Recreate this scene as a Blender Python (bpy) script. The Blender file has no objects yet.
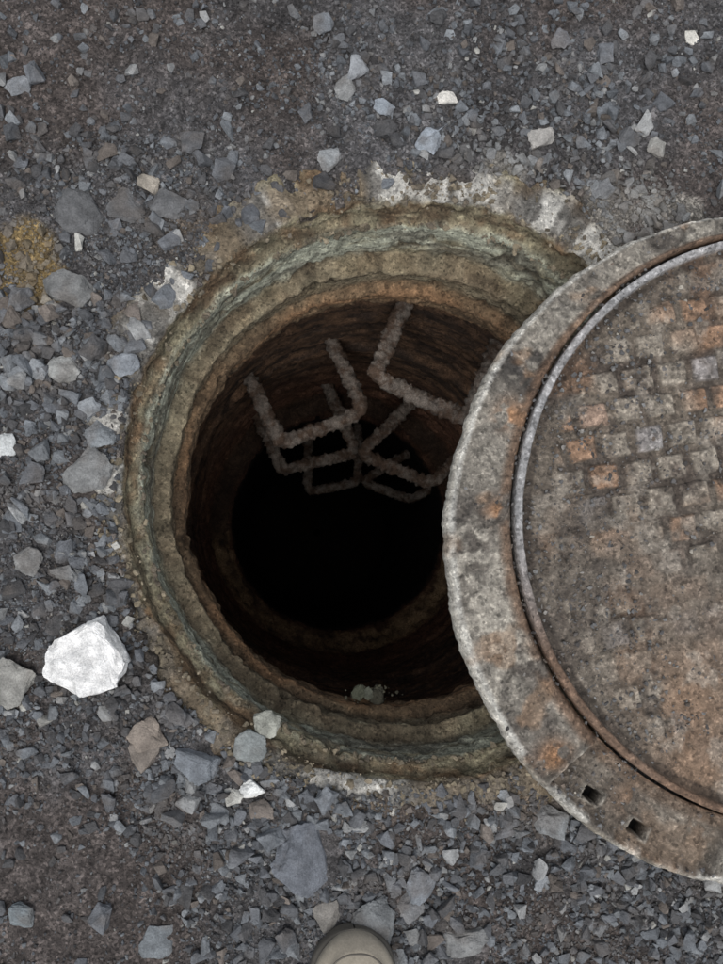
import bpy, math, random, bmesh
import numpy as np
from mathutils import Vector, Matrix

random.seed(7); rng=np.random.default_rng(7)
scene=bpy.context.scene
F=835.0; H=1.10; NAD=(288.0,546.0)

# ---------------------------------------------------------------- camera
n=Vector(((NAD[0]-361.5)/F,-(NAD[1]-482)/F,-1)).normalized()
Rm=n.rotation_difference(Vector((0,0,-1))).to_matrix()
cam=bpy.data.cameras.new("Camera"); camo=bpy.data.objects.new("Camera",cam)
scene.collection.objects.link(camo)
camo.matrix_world=Matrix.Translation((0,0,H))@Rm.to_4x4()
cam.sensor_fit='VERTICAL'; cam.sensor_height=24; cam.lens=24*F/964
cam.clip_start=0.02; cam.clip_end=500
scene.camera=camo
def P(u,v,z=0.0):
    d=Rm@Vector(((u-361.5)/F,-(v-482)/F,-1)); t=(z-H)/d.z
    return Vector((d.x*t,d.y*t,z))
def circ3(a,b,c):
    ax,ay,bx,by,cx,cy=a.x,a.y,b.x,b.y,c.x,c.y
    d=2*(ax*(by-cy)+bx*(cy-ay)+cx*(ay-by))
    ux=((ax*ax+ay*ay)*(by-cy)+(bx*bx+by*by)*(cy-ay)+(cx*cx+cy*cy)*(ay-by))/d
    uy=((ax*ax+ay*ay)*(cx-bx)+(bx*bx+by*by)*(ax-cx)+(cx*cx+cy*cy)*(bx-ax))/d
    return ux,uy,math.hypot(ax-ux,ay-uy)
rim=circ3(P(118,490),P(400,198),P(400,786))
lip=circ3(P(187,480,-.2),P(400,303,-.2),P(370,703,-.2))
frm=circ3(P(447,530,.065),P(575,275,.065),P(660,868,.065))
lidc=circ3(P(510,510,.065),P(723,237,.065),P(590,730,.065))
HX,HY,HR=rim
CX,CY,CR=frm

# ---------------------------------------------------------------- noise
def _h(ix,iy,iz,s):
    h=(ix.astype(np.int64)*374761393+iy.astype(np.int64)*668265263+iz.astype(np.int64)*1274126177+s*974711)&0xffffffff
    h=((h^(h>>13))*1103515245)&0xffffffff
    h=((h^(h>>15))*668265263)&0xffffffff
    return ((h^(h>>16))&0xffffff)/float(0xffffff)
def vn(x,y,z,s=0):
    x=np.asarray(x,float);y=np.asarray(y,float);z=np.zeros_like(x)+z
    ix,iy,iz=np.floor(x),np.floor(y),np.floor(z)
    fx,fy,fz=x-ix,y-iy,z-iz
    fx=fx*fx*(3-2*fx);fy=fy*fy*(3-2*fy);fz=fz*fz*(3-2*fz)
    r=0
    for a in(0,1):
        for b in(0,1):
            for c in(0,1):
                r=r+_h(ix+a,iy+b,iz+c,s)*(fx if a else 1-fx)*(fy if b else 1-fy)*(fz if c else 1-fz)
    return r
def fbm(x,y,z=0.0,f=1.0,o=4,s=0):
    r=0;a=.5;t=0
    for i in range(o):
        r=r+a*vn(x*f,y*f,np.asarray(z)*f,s+i*17);t+=a;a*=.5;f*=2.07
    return r/t
def ss(a,b,x):
    t=np.clip((x-a)/(b-a),0,1);return t*t*(3-2*t)
def lin(c):
    c=np.array(c,float)/255.;return np.where(c<.04045,c/12.92,((c+.055)/1.055)**2.4)
def mix(a,b,t):
    t=np.asarray(t)[...,None];return a*(1-t)+b*t

# ---------------------------------------------------------------- mesh helpers
def mesh_np(name,V,Fc,C=None,smooth=True,mat=None,parent=None):
    V=np.asarray(V,np.float32);Fc=np.asarray(Fc,np.int32);k=Fc.shape[1]
    me=bpy.data.meshes.new(name);me.vertices.add(len(V));me.vertices.foreach_set("co",V.ravel())
    me.loops.add(Fc.size);me.loops.foreach_set("vertex_index",Fc.ravel())
    me.polygons.add(len(Fc));me.polygons.foreach_set("loop_start",np.arange(0,Fc.size,k,dtype=np.int32))
    try: me.polygons.foreach_set("loop_total",np.full(len(Fc),k,np.int32))
    except Exception: pass
    me.update(calc_edges=True)
    me.polygons.foreach_set("use_smooth",np.full(len(Fc),smooth))
    if C is not None:
        a=me.color_attributes.new("Col",'FLOAT_COLOR','POINT')
        C4=np.ones((len(V),4),np.float32);C4[:,:3]=C;a.data.foreach_set("color",C4.ravel())
    me.validate()
    o=bpy.data.objects.new(name,me);scene.collection.objects.link(o)
    if mat:me.materials.append(mat)
    if parent:o.parent=parent
    return o
def gridfaces(nr,na):
    i=np.arange(nr-1)[:,None];j=np.arange(na)[None,:];j2=(j+1)%na
    return np.stack([i*na+j,(i+1)*na+j,(i+1)*na+j2,i*na+j2],-1).reshape(-1,4)
def empty(name,loc=(0,0,0)):
    e=bpy.data.objects.new(name,None);scene.collection.objects.link(e);e.empty_display_size=.1;return e

def material(name,rough=.9,bumps=((60,.6,.004),(350,.6,.0015)),vary=(40,.35),col=None,spec=.3,specks=(),gain=1.0,rust=None):
    m=bpy.data.materials.new(name);m.use_nodes=True;nt=m.node_tree;N=nt.nodes;L=nt.links
    b=N["Principled BSDF"];b.inputs["Roughness"].default_value=rough
    b.inputs["Specular IOR Level"].default_value=spec
    tc=N.new("ShaderNodeTexCoord")
    if col is None:
        a=N.new("ShaderNodeAttribute");a.attribute_name="Col";src=a.outputs["Color"]
    else:
        a=N.new("ShaderNodeRGB");a.outputs[0].default_value=(*col,1);src=a.outputs[0]
    if rust:
        nz=N.new("ShaderNodeTexNoise");nz.inputs["Scale"].default_value=rust[0];nz.inputs["Detail"].default_value=7;nz.inputs["Roughness"].default_value=.7
        L.new(tc.outputs["Object"],nz.inputs["Vector"])
        mr=N.new("ShaderNodeMapRange");mr.inputs[1].default_value=.44;mr.inputs[2].default_value=.56;mr.inputs[4].default_value=rust[2]
        L.new(nz.outputs["Fac"],mr.inputs[0])
        mc=N.new("ShaderNodeMix");mc.data_type='RGBA';L.new(mr.outputs[0],mc.inputs[0]);L.new(src,mc.inputs[6]);mc.inputs[7].default_value=(*rust[1],1)
        src=mc.outputs[2]
    for sc,amt in (vary,(vary[0]*7,vary[1]*.9)):
        nz=N.new("ShaderNodeTexNoise");nz.inputs["Scale"].default_value=sc;nz.inputs["Detail"].default_value=6
        nz.inputs["Roughness"].default_value=.65
        L.new(tc.outputs["Object"],nz.inputs["Vector"])
        mr=N.new("ShaderNodeMapRange");mr.inputs[1].default_value=.3;mr.inputs[2].default_value=.7
        mr.inputs[3].default_value=(1-amt)*gain;mr.inputs[4].default_value=(1+amt)*gain;gain=1
        L.new(nz.outputs["Fac"],mr.inputs[0])
        mx=N.new("ShaderNodeVectorMath");mx.operation='SCALE'
        L.new(src,mx.inputs[0]);L.new(mr.outputs[0],mx.inputs["Scale"]);src=mx.outputs[0]
    for sp in specks:
        vo=N.new("ShaderNodeTexVoronoi");vo.inputs["Scale"].default_value=sp[0];L.new(tc.outputs["Object"],vo.inputs["Vector"])
        sx=N.new("ShaderNodeSeparateColor");L.new(vo.outputs["Color"],sx.inputs[0])
        mr=N.new("ShaderNodeMapRange");mr.inputs[1].default_value=sp[1];mr.inputs[2].default_value=1
        mr.inputs[3].default_value=1.0;mr.inputs[4].default_value=sp[2];L.new(sx.outputs[0],mr.inputs[0])
        mx=N.new("ShaderNodeVectorMath");mx.operation='SCALE'
        L.new(src,mx.inputs[0]);L.new(mr.outputs[0],mx.inputs["Scale"]);src=mx.outputs[0]
    L.new(src,b.inputs["Base Color"])
    prev=None
    for sc,st,di in bumps:
        nz=N.new("ShaderNodeTexNoise");nz.inputs["Scale"].default_value=sc;nz.inputs["Detail"].default_value=8
        nz.inputs["Roughness"].default_value=.7
        L.new(tc.outputs["Object"],nz.inputs["Vector"])
        bp=N.new("ShaderNodeBump");bp.inputs["Strength"].default_value=st;bp.inputs["Distance"].default_value=di
        L.new(nz.outputs["Fac"],bp.inputs["Height"])
        if prev:L.new(prev,bp.inputs["Normal"])
        prev=bp.outputs[0]
    if prev:L.new(prev,b.inputs["Normal"])
    return m
G=1.12
M_ground=material("grit_asphalt",.9,((90,1,.010),(330,1,.005)),(25,.35),specks=((260,.6,2.2),(420,.5,.4)),gain=G)
M_stone=material("crushed_stone",.85,((60,.8,.006),(260,.8,.003)),(60,.3),gain=G)
M_conc=material("weathered_concrete",.9,((60,.9,.008),(250,.9,.004)),(50,.38),specks=((240,.8,1.6),(300,.7,.45)),gain=G)
M_iron=material("dirty_cast_iron",.8,((80,.8,.004),(350,.9,.0025)),(55,.30),spec=.3,specks=((330,.7,1.6),(260,.7,.5)),gain=G)
M_rust=material("rusted_steel",.8,((70,1,.012),(220,1,.006)),(60,.5),col=(.27,.23,.195),rust=(26,(.12,.075,.05),.9),gain=G)
M_suede=material("suede",.95,((500,.4,.001),),(60,.15),col=(.30,.265,.21))
M_sole=material("rubber_sole",.8,((300,.3,.001),),(40,.15),col=(.10,.09,.075))

# ---------------------------------------------------------------- ground height
def hole_r(x,y): return np.hypot(x-HX,y-HY)
def gh(x,y):
    h=.018*(fbm(x,y,0,3.0,3,5)-.5)+.014*(fbm(x,y,0,14,3,9)-.5)+.010*(fbm(x,y,0,60,3,11)-.5)
    return h+.003
def edge_r(x,y):   # where the ground sheet stops covering the concrete collar
    a=np.degrees(np.arctan2(y-HY,x-HX));ar=np.radians(a)
    base=HR+.000+.022*(fbm(np.cos(ar)*2,np.sin(ar)*2,0,2.6,4,31)-.47)
    return base+.056*np.exp(-((a-64)/24)**2)+.022*np.exp(-((a+128)/30)**2)+.006*np.exp(-((a-140)/25)**2)
na=1300
rs=np.concatenate([np.arange(HR-.004,1.15,.0029),1.15*np.geomspace(1.01,60,60)])
A=np.linspace(0,2*np.pi,na,endpoint=False)
RR,AA=np.meshgrid(rs,A,indexing='ij')
X=HX+RR*np.cos(AA);Y=HY+RR*np.sin(AA)
Z=gh(X,Y)+.004*(fbm(X,Y,0,130,2,12)-.5);er=edge_r(X,Y)
Z=Z-.05*ss(.010,-.010,RR-er-.045*(fbm(X,Y,0,42,3,77)-.5))
base=mix(lin([74,71,70]),lin([106,104,104]),fbm(X,Y,0,7,4,41)*1.6-.3)
brown=lin([90,80,74])
base=mix(base,brown,ss(.40,.62,fbm(X,Y,0,5,4,43))*.7)
base=base*(.5+1.0*fbm(X,Y,0,90,3,44))[...,None]
def blob(X,Y,u,v,r):
    p=P(u,v);return np.exp(-((X-p.x)**2+(Y-p.y)**2)/(r*r))
yel=np.clip(blob(X,Y,30,245,.05)+blob(X,Y,45,290,.035)+.7*blob(X,Y,8,275,.05),0,1)
yel=ss(.40,.85,yel*(.3+1.2*fbm(X,Y,0,60,4,51)))
base=mix(base,lin([164,138,88]),yel*.7)
tan=blob(X,Y,540,775,.06)+.7*blob(X,Y,350,785,.05)+.6*blob(X,Y,190,240,.05)+.4*np.exp(-((RR-HR-.01)/.025)**2)
base=mix(base,lin([124,108,88]),np.clip(tan*fbm(X,Y,0,30,3,53)*1.3,0,.8))
cem=blob(X,Y,600,215,.07)+blob(X,Y,500,180,.05)+blob(X,Y,690,222,.05)+.6*blob(X,Y,165,300,.03)+.5*blob(X,Y,230,690,.05)
base=mix(base,lin([150,145,136]),ss(.42,.7,np.clip(cem,0,1)*(.35+fbm(X,Y,0,28,4,55)))*.75)
V=np.stack([X,Y,Z],-1).reshape(-1,3)
mesh_np("ground",V,gridfaces(len(rs),na),base.reshape(-1,3),True,M_ground)

# ---------------------------------------------------------------- shaft
prof=[(.48,-.035),(.45,-.006),(.405,.004),(.388,.003),(.381,-.004),(.375,-.026),(.366,-.032),(.360,-.038),(.355,-.066),(.351,-.100),
(.347,-.106),(.334,-.112),(.332,-.118),(.335,-.124),(.335,-.140),(.331,-.160),(.320,-.164),(.316,-.170),(.315,-.185),(.314,-.203),(.322,-.215),(.36,-.222),(.388,-.245),
(.390,-.33),(.376,-.335),(.374,-.37),(.390,-.38),(.392,-.80),(.382,-.81),(.380,-.84),(.394,-.85),(.395,-1.15),(.386,-1.16),(.394,-1.175),(.394,-1.43),(.378,-1.46),(.352,-1.49),(.340,-1.515),(.336,-1.62),
(.375,-1.68),(.375,-3.6),(.02,-3.62)]
prof=[(r+(HR-.385 if r>.33 and z>-.110 else 0),z) for r,z in prof]
pr=[]
for (r0,z0),(r1,z1) in zip(prof[:-1],prof[1:]):
    L_=math.hypot(r1-r0,z1-z0);st=.0025 if z1>-.25 else .010 if z1>-1.7 else .1
    k=max(1,int(L_/st))
    for i in range(k):
        t=i/k;pr.append((r0+(r1-r0)*t,z0+(z1-z0)*t))
pr.append(prof[-1]);pr=np.array(pr)
na=1000;A=np.linspace(0,2*np.pi,na,endpoint=False)
R0=pr[:,0][:,None]+0*A;Z0=pr[:,1][:,None]+0*A;AA=A[None,:]+0*R0
DEG=(np.degrees(AA)+180)%360-180
cx,sy=np.cos(AA)*.38,np.sin(AA)*.38
nz=fbm(cx,sy,Z0,9,4,61)-.5;nf=fbm(cx,sy,Z0*1.3,60,4,62)-.5;nfl=fbm(cx,sy,Z0*3,22,3,66)-.5
chip=ss(.58,.68,fbm(cx,sy,Z0*1.5,26,3,67))
near=ss(-.3,-.1,Z0)
amp=(.010*nz+.010*nf+.005*nfl+.006*chip)*np.where(Z0<-1.3,1.8,1)
RRr=R0+amp*np.where(R0<.1,0,1)
top=ss(-.02,0.0,Z0)
Zr=Z0+top*(.016*nz+.014*nf-.006*chip)+ (1-top)*near*(.012*nz+.007*nf)
offx=ss(-.03,-.19,Z0)*(lip[0]-HX)*.8;offy=ss(-.03,-.19,Z0)*(lip[1]-HY)*.8
X=HX+offx+RRr*np.cos(AA);Y=HY+offy+RRr*np.sin(AA)
olive=lin([140,132,108]);og=lin([172,173,154]);brn=lin([120,99,76]);org=lin([138,108,80]);dark=lin([80,68,54]);wht=lin([190,186,177]);grey=lin([124,120,113])
f1=fbm(cx,sy,Z0*3,8,4,71);f2=fbm(cx,sy,Z0*2,30,4,72);f3=fbm(cx*1,sy*1,Z0*6,14,4,73)
strat=fbm(cx*.6,sy*.6,Z0*9,12,4,76)
whz=.10*np.exp(-((DEG-64)/30)**2)+.05*np.exp(-((DEG+128)/30)**2)
C=mix(grey*.8,wht,ss(.52,.62,f2+.45*(f1-.5)+whz))
C=mix(C,lin([120,106,86]),ss(.52,.38,f1+whz*2)*.9)
Zn=Z0+.018*(f1-.5)+.014*(f3-.5)
C=mix(C,mix(brn,olive*.95,ss(.35,.65,f2)),ss(.000,-.010,Zn))
C=mix(C,mix(og,olive,ss(.45,.70,f3)),ss(-.030,-.040,Zn))
C=mix(C,lin([96,90,80]),ss(.50,.60,fbm(cx,sy,Z0*3,11,4,78))*ss(-.03,-.04,Zn)*ss(-.11,-.09,Zn)*.6)
C=mix(C,mix(olive*.85,brn,f2),ss(-.090,-.108,Zn)*.9)
C=mix(C,mix(brn*.95,org,ss(.45,.65,f3)),ss(-.145,-.165,Zn))
C=mix(C,dark*.8,ss(.46,.34,strat)*ss(.0,-.02,Z0)*.6)
C=mix(C,dark*.7,chip*ss(.0,-.02,Z0)*.5)
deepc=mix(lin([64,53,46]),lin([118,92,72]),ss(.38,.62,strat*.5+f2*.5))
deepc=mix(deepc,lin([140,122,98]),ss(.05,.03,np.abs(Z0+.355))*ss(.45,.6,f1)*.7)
deepc=mix(deepc,lin([128,88,70]),ss(-.9,-1.3,Z0)*.45)  # rust-brown lower wall, lightened in colour to stand in for indirect light
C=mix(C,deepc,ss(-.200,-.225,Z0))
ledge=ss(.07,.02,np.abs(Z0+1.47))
near_lit=ss(.10,-.35,np.sin(AA)+.5*(f1-.5))     # ledge light painted in: near half lit, far half shaded
C=mix(C,mix(lin([62,50,41]),lin([164,138,106]),near_lit*ss(.3,.6,f2*.5+f3*.5)),ledge*.9)
C=mix(C,lin([24,20,18])*np.ones(3),ss(-1.52,-1.6,Z0))  # darkness of the depth painted as near-black below the ledge
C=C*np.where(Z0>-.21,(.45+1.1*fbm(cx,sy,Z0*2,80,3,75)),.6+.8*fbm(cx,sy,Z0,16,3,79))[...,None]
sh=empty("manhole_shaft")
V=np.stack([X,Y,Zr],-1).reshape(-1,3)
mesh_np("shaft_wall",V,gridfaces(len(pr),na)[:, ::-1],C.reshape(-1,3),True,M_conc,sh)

def tube(name,pts,r,mat,parent,seg=12,rough=.9):
    pts=[Vector(p) for p in pts]
    fine=[pts[0]]
    for i in range(1,len(pts)-1):
        a=(pts[i-1]-pts[i]);b=(pts[i+1]-pts[i]);q=min(.030,a.length*.4,b.length*.4)
        p0=pts[i]+a.normalized()*q;p1=pts[i]+b.normalized()*q
        for k in range(7):
            t=k/6;fine.append((1-t)**2*p0+2*t*(1-t)*pts[i]+t*t*p1)
    fine.append(pts[-1])
    dense=[fine[0]]
    for a,b in zip(fine[:-1],fine[1:]):
        k=max(1,int((b-a).length/.003))
        for i in range(1,k+1):dense.append(a.lerp(b,i/k))
    V=[];up=Vector((0,0,1));m=len(dense)
    for i,p in enumerate(dense):
        t=(dense[min(i+1,m-1)]-dense[max(i-1,0)]).normalized()
        s=t.cross(up).normalized();u2=s.cross(t)
        for k in range(seg):
            a=2*math.pi*k/seg
            V.append(p+(s*math.cos(a)+u2*math.sin(a))*r)
    V=np.array(V);nn=.4*(fbm(V[:,0],V[:,1],V[:,2],60,2,91)-.5)+1.0*(fbm(V[:,0],V[:,1],V[:,2],170,3,92)-.5)
    cen=np.repeat(np.array(dense),seg,0)
    V=cen+(V-cen)*(1+rough*1.5*nn)[:,None]
    return mesh_np(name,V,gridfaces(m,seg),None,True,mat,parent)
OX,OY=HX+(lip[0]-HX)*.8,HY+(lip[1]-HY)*.8
def rung(i,e0,e1,D,r=.0135):
    a=P(*e0,H-D);b=P(*e1,H-D);m=(a+b)/2
    nrm=Vector((m.x-OX,m.y-OY,0)).normalized()
    def towall(p):
        L_=0
        while math.hypot(p.x+nrm.x*L_-OX,p.y+nrm.y*L_-OY)<.40: L_+=.004
        return p+nrm*L_
    a2=towall(a);b2=towall(b)
    a2.z+=.01;b2.z+=.01
    tube("rung_%d"%i,[a2,a,b,b2],r,M_rust,sh,14)
rung(1,(374,376),(466,420),1.56,.016)
rung(2,(280,444),(364,412),1.85,.016)
rung(3,(282,471),(356,452),2.4,.017)
rung(4,(360,454),(432,484),2.3,.017)
rung(5,(308,492),(358,482),3.0,.016)
rung(6,(362,482),(412,500),3.0,.016)

# ---------------------------------------------------------------- cover (frame + lid)
cov=empty("manhole_cover")
TOP=.065
LR=lidc[2]*.985
ca,sa=math.cos(math.radians(-9)),math.sin(math.radians(-9))
lug_c=P(632,818,.065);lug_a=math.atan2(lug_c.y-CY,lug_c.x-CX)
lx,ly=lidc[0],lidc[1]
def blobt(X,Y,u,v,r):
    p=P(u,v,TOP);return np.exp(-((X-p.x)**2+(Y-p.y)**2)/(r*r))
def cov_cols(X,Y):
    return fbm(X,Y,0,6,4,101),fbm(X,Y,0,22,4,102),fbm(X,Y,0,70,3,103)
na=2000;A=np.linspace(0,2*np.pi,na,endpoint=False)
ri=LR+.004;ro=CR
rp=[(ri+.012,.012),(ri+.006,.03),(ri,.045),(ri,TOP-.006),(ri+.003,TOP-.001)]+[(r,TOP) for r in np.arange(ri+.005,ro-.007,.0013)]+[(ro-.004,TOP-.001),(ro-.001,TOP-.005),(ro,TOP-.012),(ro,TOP-.025),(ro-.002,TOP-.04),(ro-.012,TOP-.045),(ri+.012,.012)]
rp=np.array(rp);T=(rp[:,0]-ri)/(ro-ri)
AA=A[None,:]+0*rp[:,:1]
cxx=lx+(CX-lx)*T[:,None];cyy=ly+(CY-ly)*T[:,None]
ang_n=fbm(np.cos(AA)*3,np.sin(AA)*3,0,3,4,110)-.5
outer=ss(.75,1,T)[:,None]*(.008*ang_n+.004*(fbm(np.cos(AA)*3,np.sin(AA)*3,0,25,3,111)-.5))
RRf=rp[:,:1]+outer
X=cxx+RRf*np.cos(AA);Y=cyy+RRf*np.sin(AA);Zf=rp[:,1][:,None]+0*AA
istop=(rp[:,1]>TOP-.003)[:,None]
f1,f2,f3=cov_cols(X,Y);f4=fbm(X,Y,0,150,2,104)
crust=ss(.48,.6,fbm(X,Y,0,14,4,105))
Zf=Zf+np.where(istop,.006*(f2-.5)+.007*(f3-.5)+.003*(f4-.5)+.004*crust,.002*(f3-.5))
du=(AA-(lug_a%(2*np.pi))+np.pi)%(2*np.pi)-np.pi
arc=du*.385
plate=ss(.105,.101,np.abs(arc))*istop*ss(.90,.88,T)[:,None]
pedge=np.exp(-((np.abs(arc)-.105)/.004)**2)*istop*ss(.95,.9,T)[:,None]
Zf=Zf-.009*plate+.010*pedge
Zf=Zf+.004*ss(.20,.14,T)[:,None]*istop*(1-plate)
q1=P(594,797,TOP);q2=P(640,831,TOP)
slot=np.zeros_like(X);slip=np.zeros_like(X)
td=Vector((-math.sin(lug_a),math.cos(lug_a)))
for q in(q1,q2):
    a=(X-q.x)*td.x+(Y-q.y)*td.y;b=-(X-q.x)*td.y+(Y-q.y)*td.x
    m=np.maximum(np.abs(a)/.0120,np.abs(b)/.0075)
    slot=np.maximum(slot,ss(1.08,.92,m));slip=np.maximum(slip,ss(1.7,1.2,m))
slot=slot*istop;slip=slip*istop*(1-slot)
Zf=Zf+.004*slip-.030*slot
C=mix(lin([90,84,77]),lin([126,120,110]),ss(.35,.65,f2))
C=mix(C,lin([60,56,52]),ss(.48,.60,f1)*ss(.35,.55,f3)*.75)
C=mix(C,lin([56,53,50]),np.clip(blobt(X,Y,522,365,.035)+blobt(X,Y,560,320,.02)+.8*blobt(X,Y,690,250,.03),0,1)*ss(.35,.5,f3)*.85)
C=mix(C,lin([166,159,146]),crust*ss(.4,.6,f3)*.7)
e=ss(.84,.98,T)[:,None]
C=mix(C,lin([206,203,194]),e*ss(.38,.5,f2+.15*e))
side=(rp[:,1]<TOP-.003)[:,None]&(rp[:,0]>ro-.01)[:,None]
C=mix(C,lin([140,132,118]),side*.6)
rt=ss(.26,.12,T)[:,None]
C=mix(C,lin([104,82,65]),rt*ss(.25,.5,f2)*.85)
C=mix(C,lin([142,108,80]),np.clip(blobt(X,Y,497,512,.014)+blobt(X,Y,510,415,.018)+blobt(X,Y,555,755,.018)+.8*blobt(X,Y,632,800,.02)+.6*blobt(X,Y,700,835,.02),0,1)*ss(.35,.5,f3))
C=mix(C,lin([142,112,84]),ss(.62,.72,fbm(X,Y,0,16,4,117))*.4)
C=mix(C,lin([100,90,79]),plate*.6)
C=mix(C,lin([166,160,148]),np.clip(slip*.5+pedge*.4,0,1)*ss(.35,.5,f3))
C=C*(.58+.84*f4)[...,None]
C=mix(C,lin([14,12,10]),slot)
mesh_np("frame",np.stack([X,Y,Zf],-1).reshape(-1,3),gridfaces(len(rp),na),C.reshape(-1,3),True,M_iron,cov)
na=1500;A=np.linspace(0,2*np.pi,na,endpoint=False)
rl=np.concatenate([[.0005],np.arange(.003,LR-.001,.0019),[LR-.0005,LR,LR,LR-.01,.001]])
zl=np.concatenate([np.full(len(rl)-4,TOP),[TOP-.003,TOP-.02,TOP-.045,TOP-.05]])
zl[-5]=TOP
RRl,AA=np.meshgrid(rl,A,indexing='ij')
X=lx+RRl*np.cos(AA);Y=ly+RRl*np.sin(AA);Z=zl[:,None]+0*AA
istop=(zl>TOP-.001)[:,None]
f1,f2,f3=cov_cols(X,Y);f4=fbm(X,Y,0,150,2,104)
wx=.006*(fbm(X,Y,0,30,2,131)-.5);wy=.006*(fbm(X,Y,0,30,2,132)-.5)
U=((X-lx+wx)*ca-(Y-ly+wy)*sa)/.046;W=((X-lx+wx)*sa+(Y-ly+wy)*ca)/.040
row=np.floor(W);U=U+.5*(row%2)
fu=np.abs(U-np.floor(U)-.5);fw=np.abs(W-row-.5)
wear=.09*(f2-.5)+.07*(f3-.5)
tile=ss(.43,.33,fu+wear)*ss(.42,.31,fw+wear)
tid=_h(np.floor(U),row,row*0,5)
dirtmask=ss(.40,.70,fbm(X,Y,0,7,4,121)*.9+.85*(.02-(Y-ly))-.25*(X-lx)+.45*(f2-.5)+.15*(tid-.5))
zone=ss(LR-.040,LR-.050,RRl)
tile=tile*zone
rimb=ss(LR-.012,LR-.009,RRl)
Z=Z+istop*(-.006+.0046*tile*(1-.85*dirtmask)+.004*dirtmask*(.4+fbm(X,Y,0,40,3,125))+.011*rimb+.004*(f3-.5)+.005*(f2-.5)+.002*(f4-.5))
C=mix(lin([76,68,61]),lin([104,95,84]),ss(.3,.7,f2))
tc=mix(lin([138,129,116]),lin([146,117,94]),ss(.42,.60,tid*.45+f1*.6))
tc=mix(tc,lin([146,145,144]),ss(.80,.84,tid)*.8)
C=mix(C,tc,tile*(1-.7*dirtmask)*ss(.28,.50,f3*.5+f2*.5)*.9)
C=mix(C,lin([142,112,88]),ss(.50,.66,fbm(X,Y,0,9,4,127))*(.4-.1*dirtmask))
C=mix(C,mix(lin([84,77,70]),lin([116,108,97]),f3),dirtmask*.6)
C=mix(C,lin([136,110,88]),np.clip(blobt(X,Y,690,700,.06)+blobt(X,Y,700,770,.05)+blobt(X,Y,600,520,.04),0,1)*ss(.4,.6,f2)*.65)
C=mix(C,lin([152,144,132]),ss(.60,.72,fbm(X,Y,0,35,4,128))*.4)
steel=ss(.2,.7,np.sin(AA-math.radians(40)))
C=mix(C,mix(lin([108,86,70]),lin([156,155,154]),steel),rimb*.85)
C=mix(C,lin([48,41,36]),ss(.008,.003,np.abs(RRl-(LR-.017)))*.65*istop)
C=C*(.58+.84*f4)[...,None]
mesh_np("lid",np.stack([X,Y,Z],-1).reshape(-1,3),gridfaces(len(rl),na),C.reshape(-1,3),True,M_iron,cov)

# ---------------------------------------------------------------- stones
def hull(r,m,lo,hi,bev,cuts=0):
    bm=bmesh.new()
    for i in range(m):
        v=r.normal(size=3);v/=np.linalg.norm(v);v*=r.uniform(lo,hi)
        bm.verts.new(np.sign(v)*np.abs(v)**.8)
    bmesh.ops.convex_hull(bm,input=bm.verts)
    loose=[v for v in bm.verts if not v.link_faces]
    if loose:bmesh.ops.delete(bm,geom=loose,context='VERTS')
    if bev:bmesh.ops.bevel(bm,geom=list(bm.edges)+list(bm.verts),offset=bev,segments=1,affect='EDGES')
    bmesh.ops.triangulate(bm,faces=list(bm.faces))
    if cuts:
        bmesh.ops.subdivide_edges(bm,edges=list(bm.edges),cuts=cuts,use_grid_fill=True)
        bmesh.ops.triangulate(bm,faces=list(bm.faces))
    bm.normal_update();bm.verts.index_update()
    V=np.array([v.co[:] for v in bm.verts]);Fc=np.array([[v.index for v in f.verts] for f in bm.faces])
    bm.free();return V,Fc
tmpl=[]
for k in range(60):
    r=np.random.default_rng(100+k)
    tmpl.append(hull(r,int(r.integers(9,16)),.78,1.12,.05 if k%3==0 else 0))
btm=[]
for k in range(28):
    r=np.random.default_rng(400+k)
    V,Fc=hull(r,int(r.integers(9,14)),.78,1.15,.04,2)
    nn=fbm(V[:,0]+k*3,V[:,1],V[:,2],2.6,4,k)-.5
    btm.append((V*(1+.42*nn)[:,None],Fc))
def stones(x,y,size,col,embed=.25,flat=(.45,.8),z=None,tilt=.35,tm=None):
    tm=tm or tmpl
    N=len(x);x=np.asarray(x);y=np.asarray(y)
    if z is None:z=gh(x,y)
    sc=np.stack([np.ones(N),rng.uniform(.6,.97,N),rng.uniform(*flat,N)],-1)*np.asarray(size)[:,None]
    z=z+sc[:,2]*(1-2*embed)
    a=rng.uniform(0,2*np.pi,N);tx=rng.normal(0,tilt,N);ty=rng.normal(0,tilt,N)
    c,s=np.cos,np.sin
    Rz=np.zeros((N,3,3));Rz[:,0,0]=c(a);Rz[:,0,1]=-s(a);Rz[:,1,0]=s(a);Rz[:,1,1]=c(a);Rz[:,2,2]=1
    Rx=np.zeros((N,3,3));Rx[:,0,0]=1;Rx[:,1,1]=c(tx);Rx[:,1,2]=-s(tx);Rx[:,2,1]=s(tx);Rx[:,2,2]=c(tx)
    Ry=np.zeros((N,3,3));Ry[:,1,1]=1;Ry[:,0,0]=c(ty);Ry[:,0,2]=s(ty);Ry[:,2,0]=-s(ty);Ry[:,2,2]=c(ty)
    RT=Ry@Rx@Rz
    tk=rng.integers(0,len(tm),N)
    Vs=[];Fs=[];Cs=[];off=0
    for k,(V,Fc) in enumerate(tm):
        I=np.where(tk==k)[0]
        if not len(I):continue
        VV=np.einsum('nij,nvj->nvi',RT[I],V[None]*sc[I][:,None,:])+np.stack([x[I],y[I],z[I]],-1)[:,None,:]
        Vs.append(VV.reshape(-1,3))
        Fs.append((Fc[None]+(off+np.arange(len(I))*len(V))[:,None,None]).reshape(-1,3))
        Cs.append(np.repeat(col[I],len(V),0));off+=len(I)*len(V)
    return np.concatenate(Vs),np.concatenate(Fs),np.concatenate(Cs)
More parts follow.
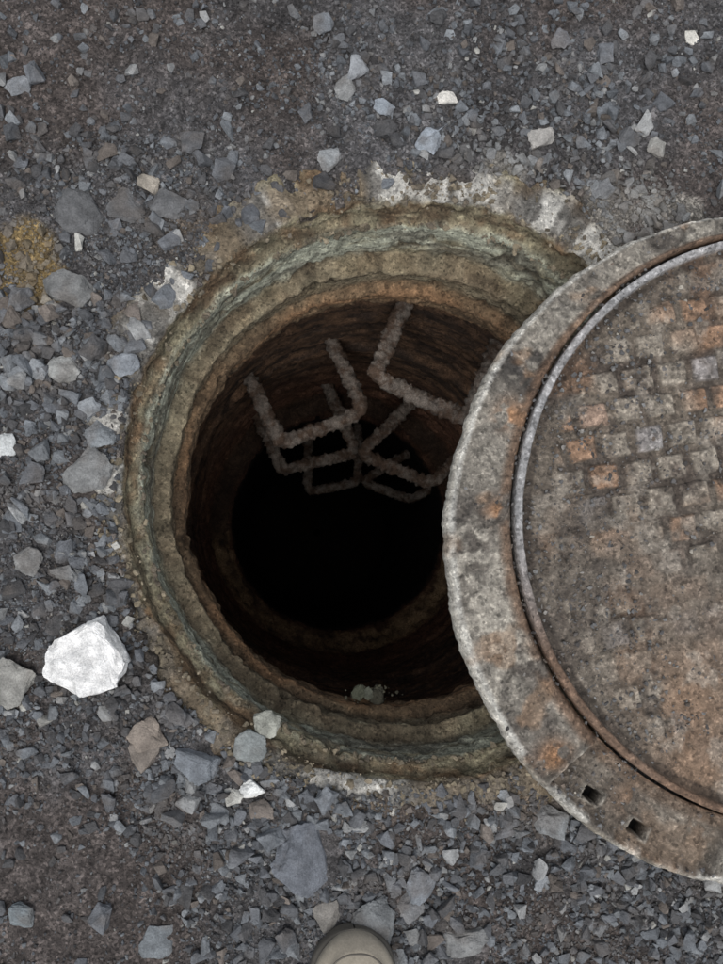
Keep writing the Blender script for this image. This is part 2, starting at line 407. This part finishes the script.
def make(name,parts,parent=None):
    off=0;Vs=[];Fs=[];Cs=[]
    for V,Fc,C in parts:
        Vs.append(V);Fs.append(Fc+off);Cs.append(C);off+=len(V)
    V=np.concatenate(Vs);C=np.concatenate(Cs)
    C=C*(.7+.6*fbm(V[:,0],V[:,1],V[:,2],110,2,88))[:,None]
    dust=ss(.50,.70,fbm(V[:,0],V[:,1],V[:,2],35,3,89))*.45
    C=mix(C,lin([98,90,83]),dust*(C.mean(1)<.45))
    return mesh_np(name,V,np.concatenate(Fs),C,False,M_stone,parent)
def palette(N):
    pal=np.array([lin([112,115,118]),lin([130,133,135]),lin([98,99,101]),lin([82,81,81]),lin([150,150,148]),lin([112,104,97]),lin([178,176,168]),lin([104,106,109])])
    p=np.array([.2,.13,.2,.18,.06,.08,.010,.14]);p/=p.sum()
    return pal[rng.choice(len(pal),N,p=p)]*rng.uniform(.7,1.15,(N,1))
def density(x,y):
    d=.17+0*x
    for u,v,r,w in [(60,380,.15,1.),(80,480,.15,1.),(60,600,.14,1.),(110,350,.1,.8),(200,760,.12,.9),(320,840,.16,.9),(470,870,.18,1.),(600,890,.16,1.),(700,930,.15,.9),(420,120,.10,.8),(360,90,.1,.6),(560,120,.12,.5),(480,60,.12,.3),(110,210,.13,.6),(180,200,.1,.5),(640,215,.06,1.),(700,150,.1,.35),(20,700,.1,.6)]:
        d=np.maximum(d,w*1.15*blob(x,y,u,v,r))
    d=d-.12*blob(x,y,80,880,.15)-.08*blob(x,y,150,60,.25)
    return np.clip(d,0.05,1)
def scatter(N,smin,smax,powr,thr=1.0,clump=8):
    x=rng.uniform(-.75,1.25,N);y=rng.uniform(-1.0,1.0,N)
    s=smin+(smax-smin)*rng.random(N)**powr
    d=density(x,y)*(.35+1.3*ss(.35,.62,fbm(x,y,0,clump,3,131)))
    er=np.maximum(edge_r(x,y),HR+.004)
    keep=(rng.random(N)<d*thr)&(hole_r(x,y)>er+s*.5-.006*(rng.random(N)))
    rc=np.hypot(x-CX,y-CY);keep&=(rc>CR+s*.4)
    return x[keep],y[keep],s[keep]
specials=[(93,660,.054,[228,226,222],.75),(80,213,.038,[92,92,92],.3),(88,475,.036,[122,122,120],.3),(72,288,.034,[116,116,114],.3),
(310,858,.050,[106,109,114],.35),(253,790,.018,[222,222,218],.6),(10,680,.036,[138,136,130],.35),(148,735,.026,[132,122,112],.5),(200,760,.030,[120,124,128],.5),(146,752,.022,[116,108,100],.5),
(248,748,.026,[128,132,130],.5),(375,922,.032,[114,116,116],.35),(428,142,.020,[150,156,162],.5),(448,100,.016,[220,215,205],.4),(387,108,.017,[146,152,158],.5),
(64,370,.022,[154,154,150],.5),(420,885,.024,[122,126,130],.5),(5,445,.017,[190,192,190],.6),(540,142,.022,[160,156,150],.4),(552,820,.026,[130,132,132],.5),
(125,365,.020,[134,138,142],.5),(100,435,.020,[132,136,138],.5),(355,72,.020,[142,144,146],.4),(150,187,.016,[150,142,130],.4),(468,945,.030,[132,132,130],.4),(160,940,.026,[116,120,122],.3),(24,915,.022,[114,120,122],.3),
(125,208,.024,[96,96,96],.3),(170,205,.024,[102,102,102],.3),(345,90,.018,[134,134,132],.4),(30,560,.020,[124,124,122],.4),(560,40,.016,[114,114,116],.3),(410,905,.022,[124,124,124],.4),(266,724,.020,[146,146,136],.5),(330,915,.022,[124,120,114],.4),
(330,160,.018,[140,142,142],.4),(655,150,.018,[150,148,142],.4),(20,88,.018,[120,122,124],.4),(690,38,.012,[200,196,186],.3)]
sp_xy=np.array([P(u,v)[:2] for u,v,_,_,_ in specials]);sp_r=np.array([s[2] for s in specials])
def clear(x,y,s):
    d=np.hypot(x[:,None]-sp_xy[None,:,0],y[:,None]-sp_xy[None,:,1])
    return (d>sp_r[None]*.8+s[:,None]*.5).all(1)
parts=[]
for N,a,b,pw,thr,cl in [(5200,.012,.022,1.8,.85,7),(34000,.0060,.012,1.5,.75,9),(130000,.0028,.0060,1.5,.75,12),(280000,.0012,.0028,1.2,1.1,5)]:
    x,y,s=scatter(N,a,b,pw,thr,cl);k=clear(x,y,s);x,y,s=x[k],y[k],s[k]
    c=palette(len(x))*(1 if a>.006 else .9 if a>.003 else .75)
    yy=np.clip(blob(x,y,30,245,.05)+blob(x,y,45,290,.035),0,1)
    c=mix(c,lin([150,130,92]),ss(.4,.9,yy)*.4)
    cm=np.clip(blob(x,y,640,215,.07)+blob(x,y,500,180,.05),0,1)
    c=mix(c,lin([158,154,146]),cm*.5)
    parts.append(stones(x,y,s,c,embed=.3,tm=btm if a>.01 else None))
make("gravel",parts)
N=9000;ra=rng.uniform(1.2,5,N);aa=rng.uniform(0,2*np.pi,N);x=HX+ra*np.cos(aa);y=HY+ra*np.sin(aa)
make("gravel.001",[stones(x,y,rng.uniform(.006,.03,N),palette(N),embed=.3)])
def rock(x,y,size,col,h,seed,zz=None):
    r=np.random.default_rng(seed)
    V,Fc=hull(r,16,.88,1.12,.04,4)
    nn=fbm(V[:,0]+seed,V[:,1],V[:,2],1.8,3,seed)-.5
    nn2=fbm(V[:,0]+seed,V[:,1],V[:,2],6,3,seed)-.5
    V=V*(1+.40*nn+.22*nn2)[:,None];V=V*np.array([1.03,r.uniform(.8,1.0),h])*size
    a=r.uniform(0,6.28);c,s=math.cos(a),math.sin(a)
    V=V@np.array([[c,s,0],[-s,c,0],[0,0,1]])
    V=V+np.array([x,y,zz if zz is not None else float(gh(np.array([x]),np.array([y]))[0])+size*h*.3])
    Cc=lin(col)*(.75+.5*fbm(V[:,0],V[:,1],V[:,2],50,3,seed+3))[:,None]
    return V,Fc,Cc
R=[rock(x,y,s,c,h,200+i) for i,((u,v,s,c,h),(x,y)) in enumerate(zip(specials,sp_xy))]
make("white_rock",R[:1]);make("broken_rocks",R[1:])
N=12000;a=rng.uniform(0,2*np.pi,N);r=CR*np.sqrt(rng.random(N))*.985
x=CX+r*np.cos(a);y=CY+r*np.sin(a)
d=fbm(x,y,0,9,3,141);k=rng.random(N)<ss(.35,.65,d)
for q in(q1,q2):k&=np.hypot(x-q.x,y-q.y)>.017
x,y=x[k],y[k]
s=.0009+.0034*rng.random(len(x))**3
make("grit_on_cover",[stones(x,y,s,palette(len(x))*np.array([.9,.84,.78]),embed=.3,z=np.full(len(x),TOP-.002))],cov)
# lump of broken mortar caught on the lip
p=P(368,694,-.18)
x=p.x+rng.normal(0,.018,90);y=p.y+rng.normal(0,.005,90)
deb=[rock(p.x-.014,p.y+.001,.014,[84,86,72],.5,501,-.178),rock(p.x+.014,p.y-.003,.016,[66,64,54],.5,502,-.180),rock(p.x,p.y+.001,.010,[96,98,86],.6,505,-.176),
     stones(x,y,rng.uniform(.001,.004,90),np.tile(lin([84,82,68]),(90,1))*rng.uniform(.4,1.5,(90,1)),z=-.180+rng.uniform(-.004,.005,90))]
make("lip_debris",deb,sh)
N=6000;a=rng.uniform(0,2*np.pi,N)
lev=rng.choice(3,N,p=[.66,.25,.09])
r=np.array([HR+.016,HR-.021,.325])[lev]+rng.normal(0,.007,N)*np.array([2.0,.5,.3])[lev];z=np.array([.001,-.036,-.168])[lev]
x=HX+r*np.cos(a)+np.where(lev==2,(lip[0]-HX)*.75,0);y=HY+r*np.sin(a)+np.where(lev==2,(lip[1]-HY)*.75,0)
cc=np.where((lev==2)[:,None],lin([100,82,62])[None],lin([124,114,96])[None])*rng.uniform(.5,1.4,(N,1))
make("rim_crumbs",[stones(x,y,.0009+np.where(lev==2,.003,.006)*rng.random(N)**4,cc,z=z)],sh)

# ---------------------------------------------------------------- shoe
shoe=empty("shoe")
tp=P(356,938,.045)
def loft(name,secs,mat,parent,seg=40,pw=2.4):
    V=[]
    for (yy,w,z0,z1,cx0) in secs:
        for k in range(seg):
            a=2*math.pi*k/seg;c,s=math.cos(a),math.sin(a)
            V.append((tp.x+cx0+w*np.sign(c)*abs(c)**(2/pw),tp.y+yy,(z0+z1)/2+(z1-z0)/2*np.sign(s)*abs(s)**(2/pw)))
    return mesh_np(name,np.array(V),gridfaces(len(secs),seg),None,True,mat,parent)
g0=.004
S=[];So=[]
for i in range(60):
    t=(i/59)**1.5;yy=-.285*t
    w=.052*min(1,math.sqrt(max(0,1-(1-min(t/.20,1))**2)))
    w*=1-.18*float(ss(.4,.65,t))+.04*float(ss(.7,.85,t)); w*=math.sqrt(max(0.0,1-max(0,(t-.9)/.1)**2)) if t>.9 else 1
    tz=.02+.035*math.sqrt(max(0,1-(1-min(t/.15,1))**2))+.05*float(ss(.25,.6,t))
    S.append((yy,max(w,.0008),g0+.012,tz,-.004*math.sin(t*3)))
    So.append((yy+.0015*(1-2*t),max(w*1.025+.001,.001),g0-.004,g0+.020,-.004*math.sin(t*3)))
loft("upper",S,M_suede,shoe);loft("sole",So,M_sole,shoe,pw=5)
seam=[]
for k in range(21):
    a=math.pi*(k/20)
    seam.append((tp.x+.036*math.cos(a),tp.y-.046+.033*math.sin(a),.058-.004*abs(math.cos(a))))
tube("toe_seam",seam,.0012,M_sole,shoe,6,.2)
col_=[(tp.x+.030*math.cos(a),tp.y-.215+.048*math.sin(a),.106) for a in np.linspace(0,2*math.pi,24)]
tube("collar",col_,.006,M_suede,shoe,10,.1)
for k in range(5):
    y0=tp.y-.085-.017*k;zz=.064+.009*k
    tube("lace_%d"%k,[(tp.x-.022,y0,zz-.003),(tp.x,y0-.006,zz+.005),(tp.x+.022,y0,zz-.003)],.0022,M_sole,shoe,6,.1)
bm=bmesh.new();bmesh.ops.create_circle(bm,cap_ends=True,segments=32,radius=1)
for v in bm.verts:v.co=Vector((tp.x+v.co.x*.029,tp.y-.215+v.co.y*.046,.1075))
me=bpy.data.meshes.new("insole");bm.to_mesh(me);bm.free();me.materials.append(M_sole)
o=bpy.data.objects.new("insole",me);scene.collection.objects.link(o);o.parent=shoe

# ---------------------------------------------------------------- light (overcast)
w=bpy.data.worlds.new("World");scene.world=w;w.use_nodes=True;nt=w.node_tree
bg=nt.nodes["Background"];sky=nt.nodes.new("ShaderNodeTexSky");sky.sky_type='NISHITA';sky.sun_disc=False
sdir=Vector((-.16,-.32,1.0)).normalized()
el=math.asin(sdir.z);az=math.atan2(sdir.x,sdir.y)
sky.sun_elevation=el;sky.sun_rotation=az
hs=nt.nodes.new("ShaderNodeHueSaturation");hs.inputs["Saturation"].default_value=.35   # cloud-covered sky
nt.links.new(sky.outputs[0],hs.inputs["Color"]);nt.links.new(hs.outputs[0],bg.inputs[0]);bg.inputs[1].default_value=.15
sl=bpy.data.lights.new("Sun",'SUN');sl.energy=2.4;sl.angle=math.radians(50);sl.color=(1,.985,.97)
so=bpy.data.objects.new("Sun",sl);scene.collection.objects.link(so)
so.rotation_euler=(-sdir).to_track_quat('-Z','Y').to_euler()
scene.view_settings.view_transform='Standard';scene.view_settings.look='None';scene.view_settings.exposure=0
